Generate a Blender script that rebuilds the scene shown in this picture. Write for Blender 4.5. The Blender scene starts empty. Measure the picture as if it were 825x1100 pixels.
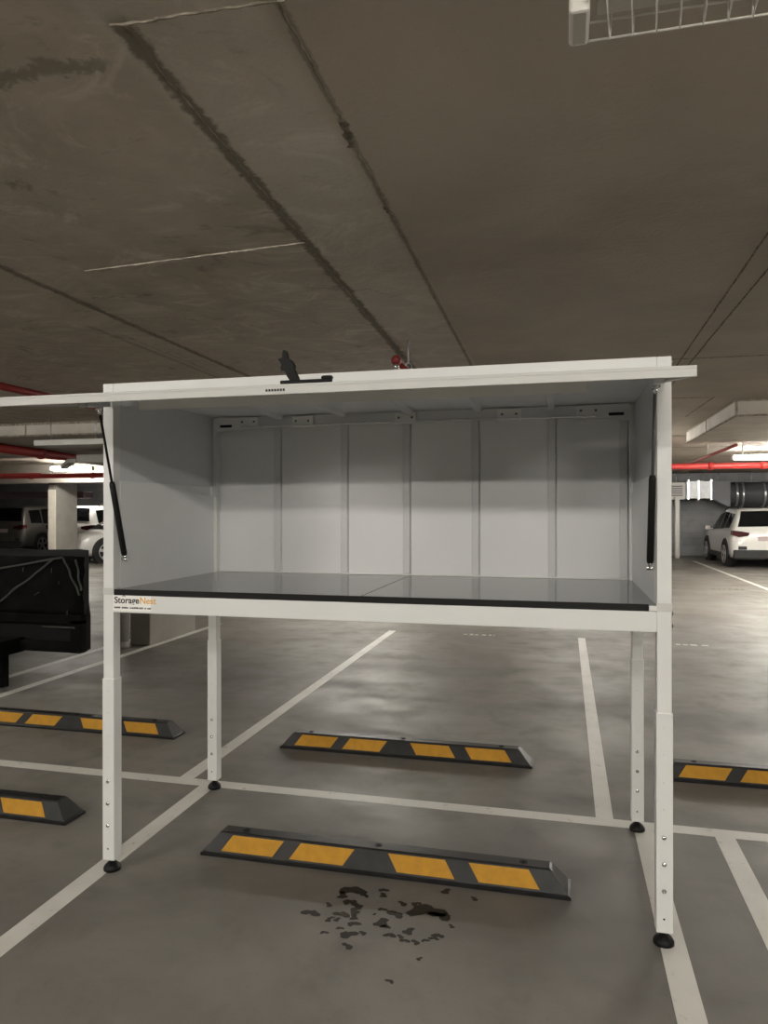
import bpy, bmesh, math, random
from mathutils import Vector, Matrix
random.seed(7)
scene = bpy.context.scene
COL = scene.collection
PI = math.pi

# ------------------------------------------------------------------ camera
cam_d = bpy.data.cameras.new('camera')
cam = bpy.data.objects.new('camera', cam_d); COL.objects.link(cam)
cam.location = (0.7733, -2.7506, 1.55)
cam.rotation_euler = (PI/2 - 0.0009, 0.0011, 0.2428)
cam_d.sensor_fit = 'VERTICAL'; cam_d.sensor_height = 32.0; cam_d.lens = 774.5/1100*32.0
cam_d.clip_end = 200
scene.camera = cam

# ------------------------------------------------------------------ world, light levels, exposure
world = bpy.data.worlds.new('world'); scene.world = world
world.use_nodes = True
world.node_tree.nodes['Background'].inputs[0].default_value = (1, .93, .84, 1)
world.node_tree.nodes['Background'].inputs[1].default_value = 0.0
LAMP = (1.0, 0.955, 0.875)
LAMP_FAR = 85.0        # diffuser emission of the battens beyond the cabinet
LAMP_NEAR = 105.0       # diffuser emission of the battens behind the viewer
scene.view_settings.view_transform = 'Standard'
scene.view_settings.look = 'None'
scene.view_settings.gamma = 1.0
scene.view_settings.use_curve_mapping = False
scene.view_settings.exposure = 0.45
try:
    scene.cycles.use_denoising = True
    scene.cycles.max_bounces = 8; scene.cycles.diffuse_bounces = 5; scene.cycles.glossy_bounces = 4
    scene.cycles.sample_clamp_indirect = 6.0
    scene.cycles.caustics_reflective = False; scene.cycles.caustics_refractive = False
except Exception:
    pass

# ------------------------------------------------------------------ materials
def nmat(name):
    m = bpy.data.materials.new(name); m.use_nodes = True
    nt = m.node_tree; b = nt.nodes['Principled BSDF']
    return m, nt, b
def plain(name, col, rough=.5, metal=0.0, spec=.5, noise=0.0, nscale=8.0, coat=0.0, bump=0.0):
    m, nt, b = nmat(name)
    b.inputs['Base Color'].default_value = (*col, 1); b.inputs['Roughness'].default_value = rough
    b.inputs['Metallic'].default_value = metal; b.inputs['Specular IOR Level'].default_value = spec
    b.inputs['Coat Weight'].default_value = coat
    if noise or bump:
        tc = nt.nodes.new('ShaderNodeTexCoord'); n = nt.nodes.new('ShaderNodeTexNoise')
        n.inputs['Scale'].default_value = nscale; n.inputs['Detail'].default_value = 5
        nt.links.new(tc.outputs['Object'], n.inputs['Vector'])
        if noise:
            r = nt.nodes.new('ShaderNodeValToRGB')
            r.color_ramp.elements[0].position = .3; r.color_ramp.elements[1].position = .7
            r.color_ramp.elements[0].color = tuple(c*(1-noise) for c in col)+(1,)
            r.color_ramp.elements[1].color = tuple(min(1, c*(1+noise)) for c in col)+(1,)
            nt.links.new(n.outputs['Fac'], r.inputs['Fac']); nt.links.new(r.outputs['Color'], b.inputs['Base Color'])
        if bump:
            bp = nt.nodes.new('ShaderNodeBump'); bp.inputs['Strength'].default_value = bump; bp.inputs['Distance'].default_value = .01
            nt.links.new(n.outputs['Fac'], bp.inputs['Height']); nt.links.new(bp.outputs['Normal'], b.inputs['Normal'])
    return m
def emit(name, col, s):
    m, nt, b = nmat(name)
    b.inputs['Base Color'].default_value = (.8, .8, .78, 1)
    b.inputs['Emission Color'].default_value = (*col, 1); b.inputs['Emission Strength'].default_value = s
    return m

class NT:
    """small node-graph helper working on object coordinates"""
    def __init__(s, nt):
        s.nt = nt; s.tc = nt.nodes.new('ShaderNodeTexCoord'); s.pos = s.tc.outputs['Object']
    def noise(s, scale, detail=4, rough=.55, dist=0.0, vec=None, off=0.0):
        n = s.nt.nodes.new('ShaderNodeTexNoise'); n.inputs['Scale'].default_value = scale
        n.inputs['Detail'].default_value = detail; n.inputs['Roughness'].default_value = rough
        n.inputs['Distortion'].default_value = dist
        s.nt.links.new(vec or s.mapv((1, 1, 1), (off, off*1.7, 0)), n.inputs['Vector']); return n.outputs['Fac']
    def mapv(s, sc, loc=(0, 0, 0)):
        m = s.nt.nodes.new('ShaderNodeMapping'); m.inputs['Scale'].default_value = sc; m.inputs['Location'].default_value = loc
        s.nt.links.new(s.pos, m.inputs['Vector']); return m.outputs['Vector']
    def ramp(s, v, a, b, c0=0.0, c1=1.0):
        m = s.nt.nodes.new('ShaderNodeMapRange'); m.interpolation_type = 'SMOOTHSTEP'
        for i, x in zip(('From Min', 'From Max', 'To Min', 'To Max'), (a, b, c0, c1)): m.inputs[i].default_value = x
        s.nt.links.new(v, m.inputs['Value']); return m.outputs['Result']
    def math(s, op, a, b):
        m = s.nt.nodes.new('ShaderNodeMath'); m.operation = op
        for i, x in enumerate((a, b)):
            if isinstance(x, (int, float)): m.inputs[i].default_value = x
            else: s.nt.links.new(x, m.inputs[i])
        return m.outputs[0]
    def mix(s, f, a, b):
        m = s.nt.nodes.new('ShaderNodeMix'); m.data_type = 'RGBA'
        if isinstance(f, (int, float)): m.inputs[0].default_value = f
        else: s.nt.links.new(f, m.inputs[0])
        for i, x in ((6, a), (7, b)):
            if isinstance(x, tuple): m.inputs[i].default_value = (*x, 1)
            else: s.nt.links.new(x, m.inputs[i])
        return m.outputs[2]
    def xyz(s):
        x = s.nt.nodes.new('ShaderNodeSeparateXYZ'); s.nt.links.new(s.pos, x.inputs[0]); return x.outputs
    def bump(s, h, st, d, b):
        bp = s.nt.nodes.new('ShaderNodeBump'); bp.inputs['Strength'].default_value = st; bp.inputs['Distance'].default_value = d
        s.nt.links.new(h, bp.inputs['Height']); s.nt.links.new(bp.outputs['Normal'], b.inputs['Normal'])

def floor_mat():
    m, nt, b = nmat('sealed_concrete'); g = NT(nt)
    n1 = g.noise(.55, 5, .6, .4); n2 = g.noise(3.2, 6, .62, .3, off=3); n3 = g.noise(60, 3, .6)
    streak = g.noise(1.0, 5, .6, .2, vec=g.mapv((.6, 1.5, 1), (4, 1, 0)))
    c = g.mix(g.ramp(n1, .35, .65), (0.142, 0.132, 0.118), (0.213, 0.200, 0.180))
    c = g.mix(g.ramp(n2, .48, .75, 0, .55), c, (0.113, 0.105, 0.092))
    c = g.mix(g.ramp(streak, .5, .75, 0, .28), c, (0.108, 0.100, 0.088))
    c = g.mix(g.ramp(n3, .60, .72, 0, .22), c, (0.076, 0.071, 0.064))
    nt.links.new(c, b.inputs['Base Color'])
    r = g.math('ADD', g.ramp(n2, .3, .7, .46, .60), g.ramp(streak, .35, .7, -.05, .1))
    nt.links.new(r, b.inputs['Roughness']); b.inputs['Specular IOR Level'].default_value = .38
    g.bump(g.math('ADD', n3, g.math('MULTIPLY', n2, 2.0)), .10, .004, b)
    return m
def ceiling_mat():
    m, nt, b = nmat('cast_concrete'); g = NT(nt)
    x, y, z = g.xyz()
    n1 = g.noise(.8, 5, .6, .5); n2 = g.noise(4, 6, .65, .6, off=5); n3 = g.noise(40, 3)
    scuff = g.noise(2.2, 7, .72, 1.4, vec=g.mapv((1.0, 1.35, 1), (2, 7, 0)))
    left = g.ramp(x, .0, .06, 1, 0)                      # rougher pour left of the joint
    c = g.mix(g.ramp(n1, .35, .65), (0.40, 0.355, 0.295), (0.47, 0.42, 0.35))
    cl = g.mix(g.ramp(n2, .40, .68), c, (0.505, 0.459, 0.383))
    cl = g.mix(g.ramp(scuff, .52, .68, 0, .75), cl, (0.658, 0.612, 0.528))
    cl = g.mix(g.ramp(scuff, .30, .44, .75, 0), cl, (0.230, 0.199, 0.153))
    strip = g.math('MULTIPLY', g.ramp(x, -.46, -.42, 0, 1), g.ramp(x, .02, .06, 1, 0))
    cl = g.mix(g.math('MULTIPLY', strip, .32), cl, (.62, .585, .52))
    c = g.mix(left, c, cl)
    # grime bled out along the pour joints (x = x0 + k*y), with ragged edges
    rag = g.noise(9, 6, .7, .6, off=9); rag2 = g.noise(28, 4, .65, off=2)
    def joint(x0, k, w, y0, y1, amt, col, c):
        d = g.math('ABSOLUTE', g.math('SUBTRACT', g.math('SUBTRACT', x, g.math('MULTIPLY', y, k)), x0), 0)
        d = g.math('ADD', d, g.math('MULTIPLY', g.math('SUBTRACT', rag, .5), w*1.5))
        d = g.math('ADD', d, g.math('MULTIPLY', g.math('SUBTRACT', rag2, .5), w*.9))
        f = g.ramp(d, w*.35, w*.85, amt, 0)
        f = g.math('MULTIPLY', f, g.math('MULTIPLY', g.ramp(y, y0, y0+.1, 0, 1), g.ramp(y, y1-.1, y1, 1, 0)))
        return g.mix(f, c, col)
    c = joint(-.410, -.0376, .050, -1.12, 4.2, .80, (.135, .118, .092), c)
    c = joint(-2.115, -.0120, .045, -2.5, 4.2, .75, (.15, .13, .10), c)
    c = joint(.052, -.0183, .022, -1.3, 4.2, .6, (.17, .148, .115), c)
    c = joint(-2.43, -.0120, .035, 1.6, 4.2, .45, (.17, .148, .115), c)
    dy = g.math('ABSOLUTE', g.math('ADD', y, g.math('ADD', .925, g.math('MULTIPLY', g.math('SUBTRACT', rag, .5), .22))), 0)
    f = g.math('MULTIPLY', g.ramp(dy, .012, .04, .6, 0), g.math('MULTIPLY', g.ramp(x, -.55, -.45, 1, 0), g.ramp(x, -1.6, -1.3, 0, 1)))
    c = g.mix(f, c, (.17, .148, .115))
    c = g.mix(g.ramp(n3, .62, .75, 0, .18), c, (0.199, 0.176, 0.138))
    nt.links.new(c, b.inputs['Base Color']); b.inputs['Roughness'].default_value = .85
    b.inputs['Specular IOR Level'].default_value = .25
    g.bump(g.math('ADD', n3, g.math('MULTIPLY', scuff, 2.5)), .25, .008, b)
    return m
def paint_mat():
    m, nt, b = nmat('worn_line_paint'); g = NT(nt)
    n = g.noise(14, 6, .7); n2 = g.noise(2.5, 4)
    c = g.mix(g.ramp(n2, .35, .65), (0.60, 0.585, 0.545), (0.69, 0.675, 0.63))
    c = g.mix(g.ramp(n, .58, .74, 0, .75), c, (0.192, 0.180, 0.160))
    nt.links.new(c, b.inputs['Base Color']); b.inputs['Roughness'].default_value = .5
    return m
def wall_mat():
    m, nt, b = nmat('painted_blockwork'); g = NT(nt)
    br = nt.nodes.new('ShaderNodeTexBrick'); br.inputs['Scale'].default_value = 1.0
    br.inputs['Brick Width'].default_value = .4; br.inputs['Row Height'].default_value = .2; br.inputs['Mortar Size'].default_value = .008
    mp = nt.nodes.new('ShaderNodeMapping'); mp.inputs['Rotation'].default_value = (PI/2, 0, 0); nt.links.new(g.pos, mp.inputs['Vector'])
    nt.links.new(mp.outputs[0], br.inputs['Vector'])
    br.inputs['Color1'].default_value = (.16, .16, .165, 1); br.inputs['Color2'].default_value = (.19, .19, .195, 1); br.inputs['Mortar'].default_value = (.12, .12, .12, 1)
    n = g.noise(1.6, 5)
    c = g.mix(g.ramp(n, .35, .7, 0, .5), br.outputs['Color'], (0.300, 0.300, 0.306))
    nt.links.new(c, b.inputs['Base Color']); b.inputs['Roughness'].default_value = .7
    return m
M = dict(
    floor=floor_mat(), ceiling=ceiling_mat(), paint=paint_mat(), wall=wall_mat(),
    beam=plain('beam_concrete', (.50, .465, .41), .8, noise=.12, nscale=3, spec=.25),
    column=plain('column_concrete', (.27, .255, .23), .75, noise=.12, nscale=2.5, spec=.3),
    column_lit=plain('column_lit_tone', (.82, .78, .68), .6, noise=.06),
    seam=plain('joint_grime', (.16, .14, .11), .95, noise=.5, nscale=25, spec=.1),
    seam_mid=plain('joint_grime_light', (.26, .23, .185), .95, noise=.45, nscale=25, spec=.1),
    seam_pale=plain('joint_pale', (.58, .53, .45), .9, noise=.3, nscale=30, spec=.1),
    white=plain('powder_coat_white', (.76, .765, .75), .42, noise=.02, nscale=3),
    fold=plain('panel_fold_steel', (.66, .665, .67), .5), duct=plain('duct_steel', (.40, .41, .42), .42, metal=.8, noise=.15, nscale=4),
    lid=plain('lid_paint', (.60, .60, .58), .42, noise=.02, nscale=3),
    panel=plain('zincalume_panel', (.78, .785, .79), .5, noise=.03, nscale=2.0),
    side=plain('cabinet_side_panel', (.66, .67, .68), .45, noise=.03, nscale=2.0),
    shelf=plain('grey_shelf_board', (.15, .15, .15), .22, noise=.06, nscale=3, coat=.3),
    black=plain('black_plastic', (.005, .005, .005), .5, spec=.25),
    rubber=plain('black_rubber', (.010, .0098, .0098), .46, spec=.32, noise=.5, nscale=14, bump=.15),
    yellow=plain('yellow_reflective', (.50, .25, .016), .6, spec=.3, noise=.10, nscale=30),
    chrome=plain('chrome', (.75, .75, .75), .18, metal=1),
    steel=plain('galvanised_steel', (.62, .64, .66), .30, metal=.9, noise=.12, nscale=5),
    darksteel=plain('dark_duct', (.10, .10, .11), .45, metal=.3),
    red=plain('red_pipe_paint', (.50, .035, .03), .35),
    darkred=plain('dark_red_pipe_paint', (.20, .018, .016), .45),
    tarp=plain('black_tarpaulin', (.005, .005, .005), .85, spec=.06, noise=.4, nscale=6, bump=.5),
    strap=plain('grey_strap', (.035, .035, .033), .7),
    void=plain('dark_recess', (.003, .003, .003), .9),
    sticker=plain('sticker_white', (.93, .92, .89), .4),
    ink=plain('sticker_ink', (.02, .02, .022), .5),
    orange=plain('sticker_orange', (.80, .45, .10), .5),
    pale_pvc=plain('pale_grey_pvc', (.50, .49, .46), .45, noise=.05),
    fitting=plain('white_enamel', (.62, .60, .55), .4),
    lens_off=plain('unlit_diffuser', (.55, .52, .47), .35),
    wire=plain('white_wire', (.60, .58, .53), .4),
    lens_far=emit('lit_diffuser', LAMP, LAMP_FAR),
    lens_near=emit('lit_diffuser_near', LAMP, LAMP_NEAR),
    wet=plain('wet_mark', (.030, .026, .021), .55, spec=.2),
    carwhite=plain('white_car_paint', (.72, .71, .68), .25, coat=.6),
    cargrey=plain('grey_car_paint', (.10, .095, .087), .3, coat=.5, metal=.2),
    carsilver=plain('silver_car_paint', (.55, .55, .54), .28, coat=.5, metal=.3),
    glass=plain('dark_tinted_glass', (.012, .013, .015), .08),
    clad=plain('black_cladding', (.018, .018, .018), .6),
    lamp_red=plain('tail_lamp_red', (.05, .008, .009), .2),
    lamp_clear=plain('head_lamp_clear', (.55, .56, .58), .12),
    alloy=plain('alloy_rim', (.55, .55, .56), .3, metal=.8),
    tyre=plain('tyre_rubber', (.014, .014, .014), .75),
    plate=plain('number_plate', (.45, .36, .36), .5),
)

# ------------------------------------------------------------------ mesh helpers
def box(bm, x0, x1, y0, y1, z0, z1, bev=0.0, mi=0):
    r = bmesh.ops.create_cube(bm, size=1.0)
    vs = r['verts']
    for v in vs:
        v.co = Vector(((x0+x1)/2 + v.co.x*(x1-x0), (y0+y1)/2 + v.co.y*(y1-y0), (z0+z1)/2 + v.co.z*(z1-z0)))
    fs = list({f for v in vs for f in v.link_faces})
    for f in fs: f.material_index = mi
    if bev:
        es = list({e for v in vs for e in v.link_edges})
        bmesh.ops.bevel(bm, geom=es, offset=bev, segments=2, affect='EDGES', profile=.5)
    return vs
def tube(bm, pts, r, n=12, caps=True):
    pts = [Vector(p) for p in pts]; rings = []
    prev = None
    for i, p in enumerate(pts):
        d = (pts[min(i+1, len(pts)-1)] - pts[max(i-1, 0)]).normalized()
        if prev is None:
            a = Vector((0, 0, 1)) if abs(d.z) < .9 else Vector((1, 0, 0))
            u = d.cross(a).normalized()
        else:
            u = (prev - d*prev.dot(d)).normalized()
        prev = u; w = d.cross(u)
        rr = r[i] if isinstance(r, (list, tuple)) else r
        rings.append([bm.verts.new(p + (u*math.cos(2*PI*k/n) + w*math.sin(2*PI*k/n))*rr) for k in range(n)])
    for a, b in zip(rings, rings[1:]):
        for k in range(n):
            f = bm.faces.new((a[k], a[(k+1) % n], b[(k+1) % n], b[k])); f.smooth = True
    if caps:
        bm.faces.new(rings[0][::-1]); bm.faces.new(rings[-1])
def prism(bm, poly, axis, a, b, mi=0):
    """poly of 2-D points extruded along axis ('x': poly is (y,z); 'y': (x,z); 'z': (x,y))"""
    def mk(p, t):
        return {'x': (t, p[0], p[1]), 'y': (p[0], t, p[1]), 'z': (p[0], p[1], t)}[axis]
    A = [bm.verts.new(mk(p, a)) for p in poly]; B = [bm.verts.new(mk(p, b)) for p in poly]
    n = len(poly); fs = [bm.faces.new(A[::-1]), bm.faces.new(B)]
    for i in range(n): fs.append(bm.faces.new((A[i], A[(i+1) % n], B[(i+1) % n], B[i])))
    for f in fs: f.material_index = mi
def disc(bm, c, r, axis, h, n=16, dome=0.0):
    """short cylinder, c = centre of the first end, along axis vector"""
    ax = Vector(axis).normalized(); c = Vector(c)
    if dome: tube(bm, [c, c+ax*h*.55, c+ax*h*.85, c+ax*h], [r, r, r*.75, r*.3], n)
    else: tube(bm, [c, c+ax*h], r, n)
def obj(name, bm, mats, parent=None, smooth=False):
    bmesh.ops.recalc_face_normals(bm, faces=bm.faces)
    me = bpy.data.meshes.new(name); bm.to_mesh(me); bm.free()
    for m in (mats if isinstance(mats, (list, tuple)) else [mats]): me.materials.append(m)
    if smooth:
        for p in me.polygons: p.use_smooth = True
    o = bpy.data.objects.new(name, me); COL.objects.link(o)
    if parent is not None:
        o.parent = parent
    return o
def B(): return bmesh.new()
def empty(name, loc=(0, 0, 0), rz=0.0):
    o = bpy.data.objects.new(name, None); COL.objects.link(o); o.location = loc; o.rotation_euler = (0, 0, rz); o.empty_display_size = .1
    return o
def tag(o, label, cat, group=None, kind=None):
    o['label'] = label; o['category'] = cat
    if group: o['group'] = group
    if kind: o['kind'] = kind
    return o
def structure(o, label, cat):
    return tag(o, label, cat, kind='structure')
def dup(root, loc, rz=None, label=None):
    r = root.copy(); COL.objects.link(r); r.location = loc
    if rz is not None: r.rotation_euler = (0, 0, rz)
    if label: r['label'] = label
    for ch in list(root.children):
        c = ch.copy(); COL.objects.link(c); c.parent = r
        for g in ch.children:
            d = g.copy(); COL.objects.link(d); d.parent = c
    return r

# ------------------------------------------------------------------ the setting
CEIL = 2.85
X0, X1, Y0, Y1 = -30.0, 18.0, -14.0, 24.0
bm = B(); box(bm, X0-.2, X1+.2, Y0-.2, Y1+.2, -.25, 0)
FLOOR = structure(obj('floor', bm, M['floor']), 'grey sealed concrete car park floor with white bay lines', 'floor')
bm = B(); box(bm, X0-.2, X1+.2, Y0-.2, Y1+.2, CEIL, CEIL+.25)
CEILO = structure(obj('ceiling', bm, M['ceiling']), 'rough brownish concrete slab ceiling with joint lines', 'ceiling')
for nm, (a, b_, c, d), lab in (
    ('wall_back', (X0, X1, Y1, Y1+.2), 'grey blockwork wall far behind the parked cars'),
    ('wall_front', (X0, X1, Y0-.2, Y0), 'grey blockwork wall behind the viewer'),
    ('wall_left', (X0-.2, X0, Y0, Y1), 'grey blockwork wall at the far left end'),
    ('wall_right', (X1, X1+.2, Y0, Y1), 'grey blockwork wall at the far right end')):
    bm = B(); box(bm, a, b_, c, d, 0, CEIL)
    structure(obj(nm, bm, M['wall']), lab, 'wall')

# drop panels and beam under the slab
def drop_panel(name, x0, x1, y0, y1, z, label, seams=()):
    bm = B(); box(bm, x0, x1, y0, y1, z, CEIL, .006)
    o = structure(obj(name, bm, M['beam']), label, 'beam')
    for (a, b_, c, d, e, f) in seams:
        bm = B(); box(bm, a, b_, c, d, e, f); obj('joint_seam', bm, M['seam_mid'], o)
    return o
drop_panel('beam', 2.74, 9.5, 6.43, 9.88, 2.66, 'thickened concrete slab panel right of the cabinet', (
    (2.735, 2.745, 6.43, 9.88, 2.83, 2.85), (2.732, 2.752, 6.425, 9.88, 2.655, 2.674), (2.735, 2.75, 8.2, 8.23, 2.67, 2.84),
    (2.74, 9.5, 6.42, 6.43, 2.83, 2.85), (2.74, 9.5, 6.42, 6.44, 2.655, 2.676), (2.735, 2.76, 6.415, 6.44, 2.655, 2.85)))
drop_panel('beam', -13.5, -3.4, 6.28, 9.88, 2.66, 'thickened concrete slab panel left of the cabinet', (
    (-13.5, -3.4, 6.27, 6.28, 2.82, 2.85), (-13.5, -3.4, 6.268, 6.29, 2.655, 2.68), (-6.9, -6.88, 6.27, 6.28, 2.67, 2.83)))
drop_panel('beam', -24, -6.5, 14.2, 14.75, 2.34, 'deep concrete beam over the far left column')

# seams and ridges on the slab: irregular strips hanging a few millimetres under it
def seam(p, q, w, mat, wob=0.3, jag=0.0, label=None, seed=0, n=None):
    rnd = random.Random(seed); p = Vector((*p, 0)); q = Vector((*q, 0)); L = (q-p).length
    n = n or max(4, int(L/.02)); d = (q-p)/L; s = Vector((-d.y, d.x, 0))
    bm = B(); prev = None; drift = 0.0
    for i in range(n+1):
        t = i/n; drift = drift*.8 + rnd.uniform(-1, 1)*jag
        c = p + d*L*t + s*drift
        a = w*(1+rnd.uniform(-wob, wob)); b_ = w*(1+rnd.uniform(-wob, wob))
        dz = rnd.uniform(.002, .006)
        cur = [bm.verts.new(c + s*a*.5 + Vector((0, 0, CEIL+.001))), bm.verts.new(c + s*a*.2 + Vector((0, 0, CEIL-dz))),
               bm.verts.new(c - s*b_*.2 + Vector((0, 0, CEIL-dz))), bm.verts.new(c - s*b_*.5 + Vector((0, 0, CEIL+.001)))]
        if prev:
            for k in range(3): bm.faces.new((prev[k], prev[k+1], cur[k+1], cur[k]))
        prev = cur
    o = obj('joint_seam', bm, mat, CEILO)
    if label: o['label'] = label
    return o
seam((-.37, -1.05), (-.545, 3.6), .007, M['seam'], .6, .003, 'dark ragged joint ridge on the slab', 1)
seam((.075, -1.25), (-.01, 3.6), .007, M['seam'], .5, .002, 'thin dark joint line on the slab', 3)
seam((.055, -.45), (.05, -.28), .035, M['seam'], .5, .004, None, 4)
seam((.035, .22), (.033, .30), .022, M['seam'], .5, .004, None, 14)
seam((-2.11, -.6), (-2.16, 3.8), .007, M['seam'], .8, .006, None, 5)
seam((-2.36, 1.85), (-2.4, 3.6), .006, M['seam_mid'], .6, .004, None, 6)
seam((-1.73, .64), (-.43, .54), .010, M['seam_pale'], .6, .002, 'pale hairline across the slab', 7)
seam((-2.0, 1.08), (-1.61, 1.11), .016, M['seam'], .6, .004, None, 8)
seam((-.40, -1.055), (.09, -1.03), .012, M['seam_mid'], .6, .003, None, 10)
seam((1.70, .6), (1.80, 6.1), .012, M['seam'], .4, .001, None, 11)
seam((1.84, .6), (1.87, 6.1), .012, M['seam'], .4, .001, None, 12)
seam((1.0, 3.82), (6.5, 3.95), .016, M['seam_mid'], .4, .001, None, 13)
seam((1.0, 6.05), (2.4, 6.14), .022, M['seam_mid'], .4, .001, None, 15)
seam((2.45, 6.12), (2.42, 7.9), .022, M['seam_mid'], .4, .001, None, 16)
for i, y in enumerate((10.6, 13.0, 15.6, 18.4, 21.0)):
    seam((-28, y), (17, y), .03, M['seam_mid'], .3, .001, None, 20+i, 60)

# painted lines, part of the floor
def line(x0, x1, y0, y1, skew=0.0):
    bm = B(); vs = box(bm, x0, x1, y0, y1, -.004, .0012)
    for v in vs:
        if abs(v.co.y-y1) < 1e-6 and skew: v.co.x += skew
    return obj('line_marking', bm, M['paint'], FLOOR)
line(X0+.3, X1-.3, .955, 1.045)
line(-1.395, -1.305, 1.045, 6.36, -.02)
line(.935, 1.02, 1.045, 6.38, .02)
line(-1.205, -1.115, -6, .955, -.015)
line(1.105, 1.195, -6, .955, .005)
line(1.475, 1.565, -6, .955)
line(-3.87, -3.78, 1.045, 6.36); line(-4.33, -4.24, 1.045, 6.36)
line(-3.62, -3.53, -6, .955)
line(3.45, 3.54, 1.045, 6.36); line(3.9, 3.99, -6, .955)
line(4.66, 4.76, 12.5, 21.2)
line(7.5, 7.6, 12.5, 21.2); line(-19.6, -19.5, 15, 21); line(-16.6, -16.5, 15, 21)
# worn bay stencils and drain grates
def marks(x0, x1, y, mat, nm, lab, hgt=.10):
    bm = B(); rnd = random.Random(int(x0*100)); x = x0
    while x < x1:
        w = rnd.uniform(.035, .075); box(bm, x, min(x+w, x1), y-hgt/2+rnd.uniform(0, .02), y+hgt/2-rnd.uniform(0, .03), -.003, .0013); x += w+rnd.uniform(.02, .06)
    o = obj(nm, bm, mat, FLOOR); o['label'] = lab
marks(-.44, -.05, 6.32, M['paint'], 'bay_stencil', 'worn white stencil marks on the floor')
marks(2.05, 2.40, 6.20, M['paint'], 'bay_stencil', 'worn white stencil marks on the floor')
marks(3.64, 4.25, 12.7, M['seam'], 'drain_grate', 'dark drain slot in the floor', .16)
marks(2.75, 3.05, 8.98, M['seam_mid'], 'drain_grate', 'dark drain slot in the floor', .09)
# wet blotches in front of the near wheel stop
BL = [(-.06,.08,.048),(.06,.11,.019),(-.09,.03,.026),(0,.05,.015),(.07,.07,.019),(-.05,-.01,.026),(-.12,-.05,.016),(-.01,-.03,.027),(-.01,-.07,.025),(-.05,-.1,.029),(0,-.11,.021),(.09,-.03,.016),(.15,-.05,.029),(.16,.03,.019),(.21,.04,.019),(.26,0,.063),(.32,-.02,.04),(.37,-.08,.014),(-.09,-.15,.016),(-.06,-.14,.014),(.01,-.15,.024),(.11,-.12,.032),(.13,-.14,.018),(-.08,-.23,.014),(-.03,-.19,.014),(.01,-.22,.031),(.06,-.2,.015),(.16,-.19,.021),(.2,-.19,.015),(.22,-.15,.024),(.26,-.21,.017),(.29,-.19,.014),(.33,-.15,.021),(.32,-.17,.017),(.03,-.29,.02),(-.17,-.12,.032),(.43,.13,.017),(.31,.16,.022),(-.08,-.13,.011),(.07,-.07,.009),(.22,-.44,.015),(.29,-.3,.012),(.22,-.21,.018)]
bm = B(); rnd = random.Random(3)
for x, y, r in BL:
    n = 14; ph = rnd.uniform(0, 6); top = []
    for k in range(n):
        a = 2*PI*k/n; rr = r*(.8+.28*math.sin(2*a+ph)+.2*math.sin(3*a+ph*2)+rnd.uniform(-.15, .15))
        top.append(bm.verts.new((x+rr*1.15*math.cos(a), y+rr*.95*math.sin(a), .0011)))
    bm.faces.new(top)
obj('wet_stain', bm, M['wet'], FLOOR)['label'] = 'dark wet blotches on the concrete'

# columns
bm = B(); box(bm, -4.12, -3.86, 4.69, 5.76, 0, CEIL, .012)
c1 = structure(obj('column', bm, M['column']), 'grey concrete blade column seen under the cabinet', 'column')
bm = B(); tube(bm, [(-4.085, 4.53, .06), (-4.085, 4.53, CEIL)], .05, 16); 
dp = tag(obj('downpipe', bm, M['pale_pvc']), 'pale grey downpipe in front of the blade column', 'pipe')
bm = B(); disc(bm, (-4.085, 4.53, 0), .06, (0, 0, 1), .07); obj('pipe_foot', bm, M['pale_pvc'], dp)
FCX, FCY = -13.05, 14.4
bm = B(); box(bm, FCX, FCX+.24, FCY, FCY+.9, 0, 2.34, .01)
c2 = structure(obj('column', bm, M['column']), 'far concrete column with a pale lit front face beyond the black bin', 'column')
bm = B(); box(bm, FCX-.004, FCX+.235, FCY-.006, FCY+.004, .1, 2.16); obj('lit_face', bm, M['column_lit'], c2)['label'] = 'front face with lamp light in its cream colour'  # lamp light on the front is put into this face's paler colour
bm = B()
for i in range(4): box(bm, FCX+.05+.035*i, FCX+.07+.035*i, FCY-.008, FCY, 2.19+.02*(i % 2), 2.29)
obj('bay_code', bm, M['seam'], c2)['label'] = 'dark stencilled code at the column top'

# ------------------------------------------------------------------ battens
def batten_meshes(lens, parent, drop=0.0):
    bm = B(); prism(bm, [(-.045, .10), (-.035, .06), (.035, .06), (.045, .10)], 'x', -.6, .6); obj('housing', bm, M['fitting'], parent)
    bm = B(); prism(bm, [(-.046, .098), (-.066, .075), (-.068, .045), (-.05, .012), (0, 0), (.05, .012), (.068, .045), (.066, .075), (.046, .098)], 'x', -.585, .585); obj('diffuser', bm, lens, parent)
    for s in (-1, 1):
        bm = B(); box(bm, s*.61-.026, s*.61+.026, -.056, .056, -.004, .104, .006); obj('end_cap', bm, M['fitting'], parent)
        if drop:
            bm = B(); tube(bm, [(s*.42, 0, .098), (s*.42, 0, .104+drop)], .008, 6); obj('suspension_rod', bm, M['steel'], parent)
BZ = CEIL-.104
BZ_FAR = BZ-.13
BAT = []
def lit_batten(x, y, lens, label, group, first={}):
    key = lens.name
    far = lens is M['lens_far']; z = BZ_FAR if far else BZ
    if key not in first:
        e = empty('ceiling_light', (x, y, z)); batten_meshes(lens, e, BZ-BZ_FAR if far else 0); tag(e, label, 'light', group); first[key] = e
        return e
    return dup(first[key], (x, y, z), None, label)
FARG = 'lit fluorescent battens across the far aisle'
lit_batten(-11.5, 13.35, M['lens_far'], 'lit white fluorescent batten above the far left column', FARG)
lit_batten(4.85, 13.65, M['lens_far'], 'lit white fluorescent batten above the white car at right', FARG)
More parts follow.
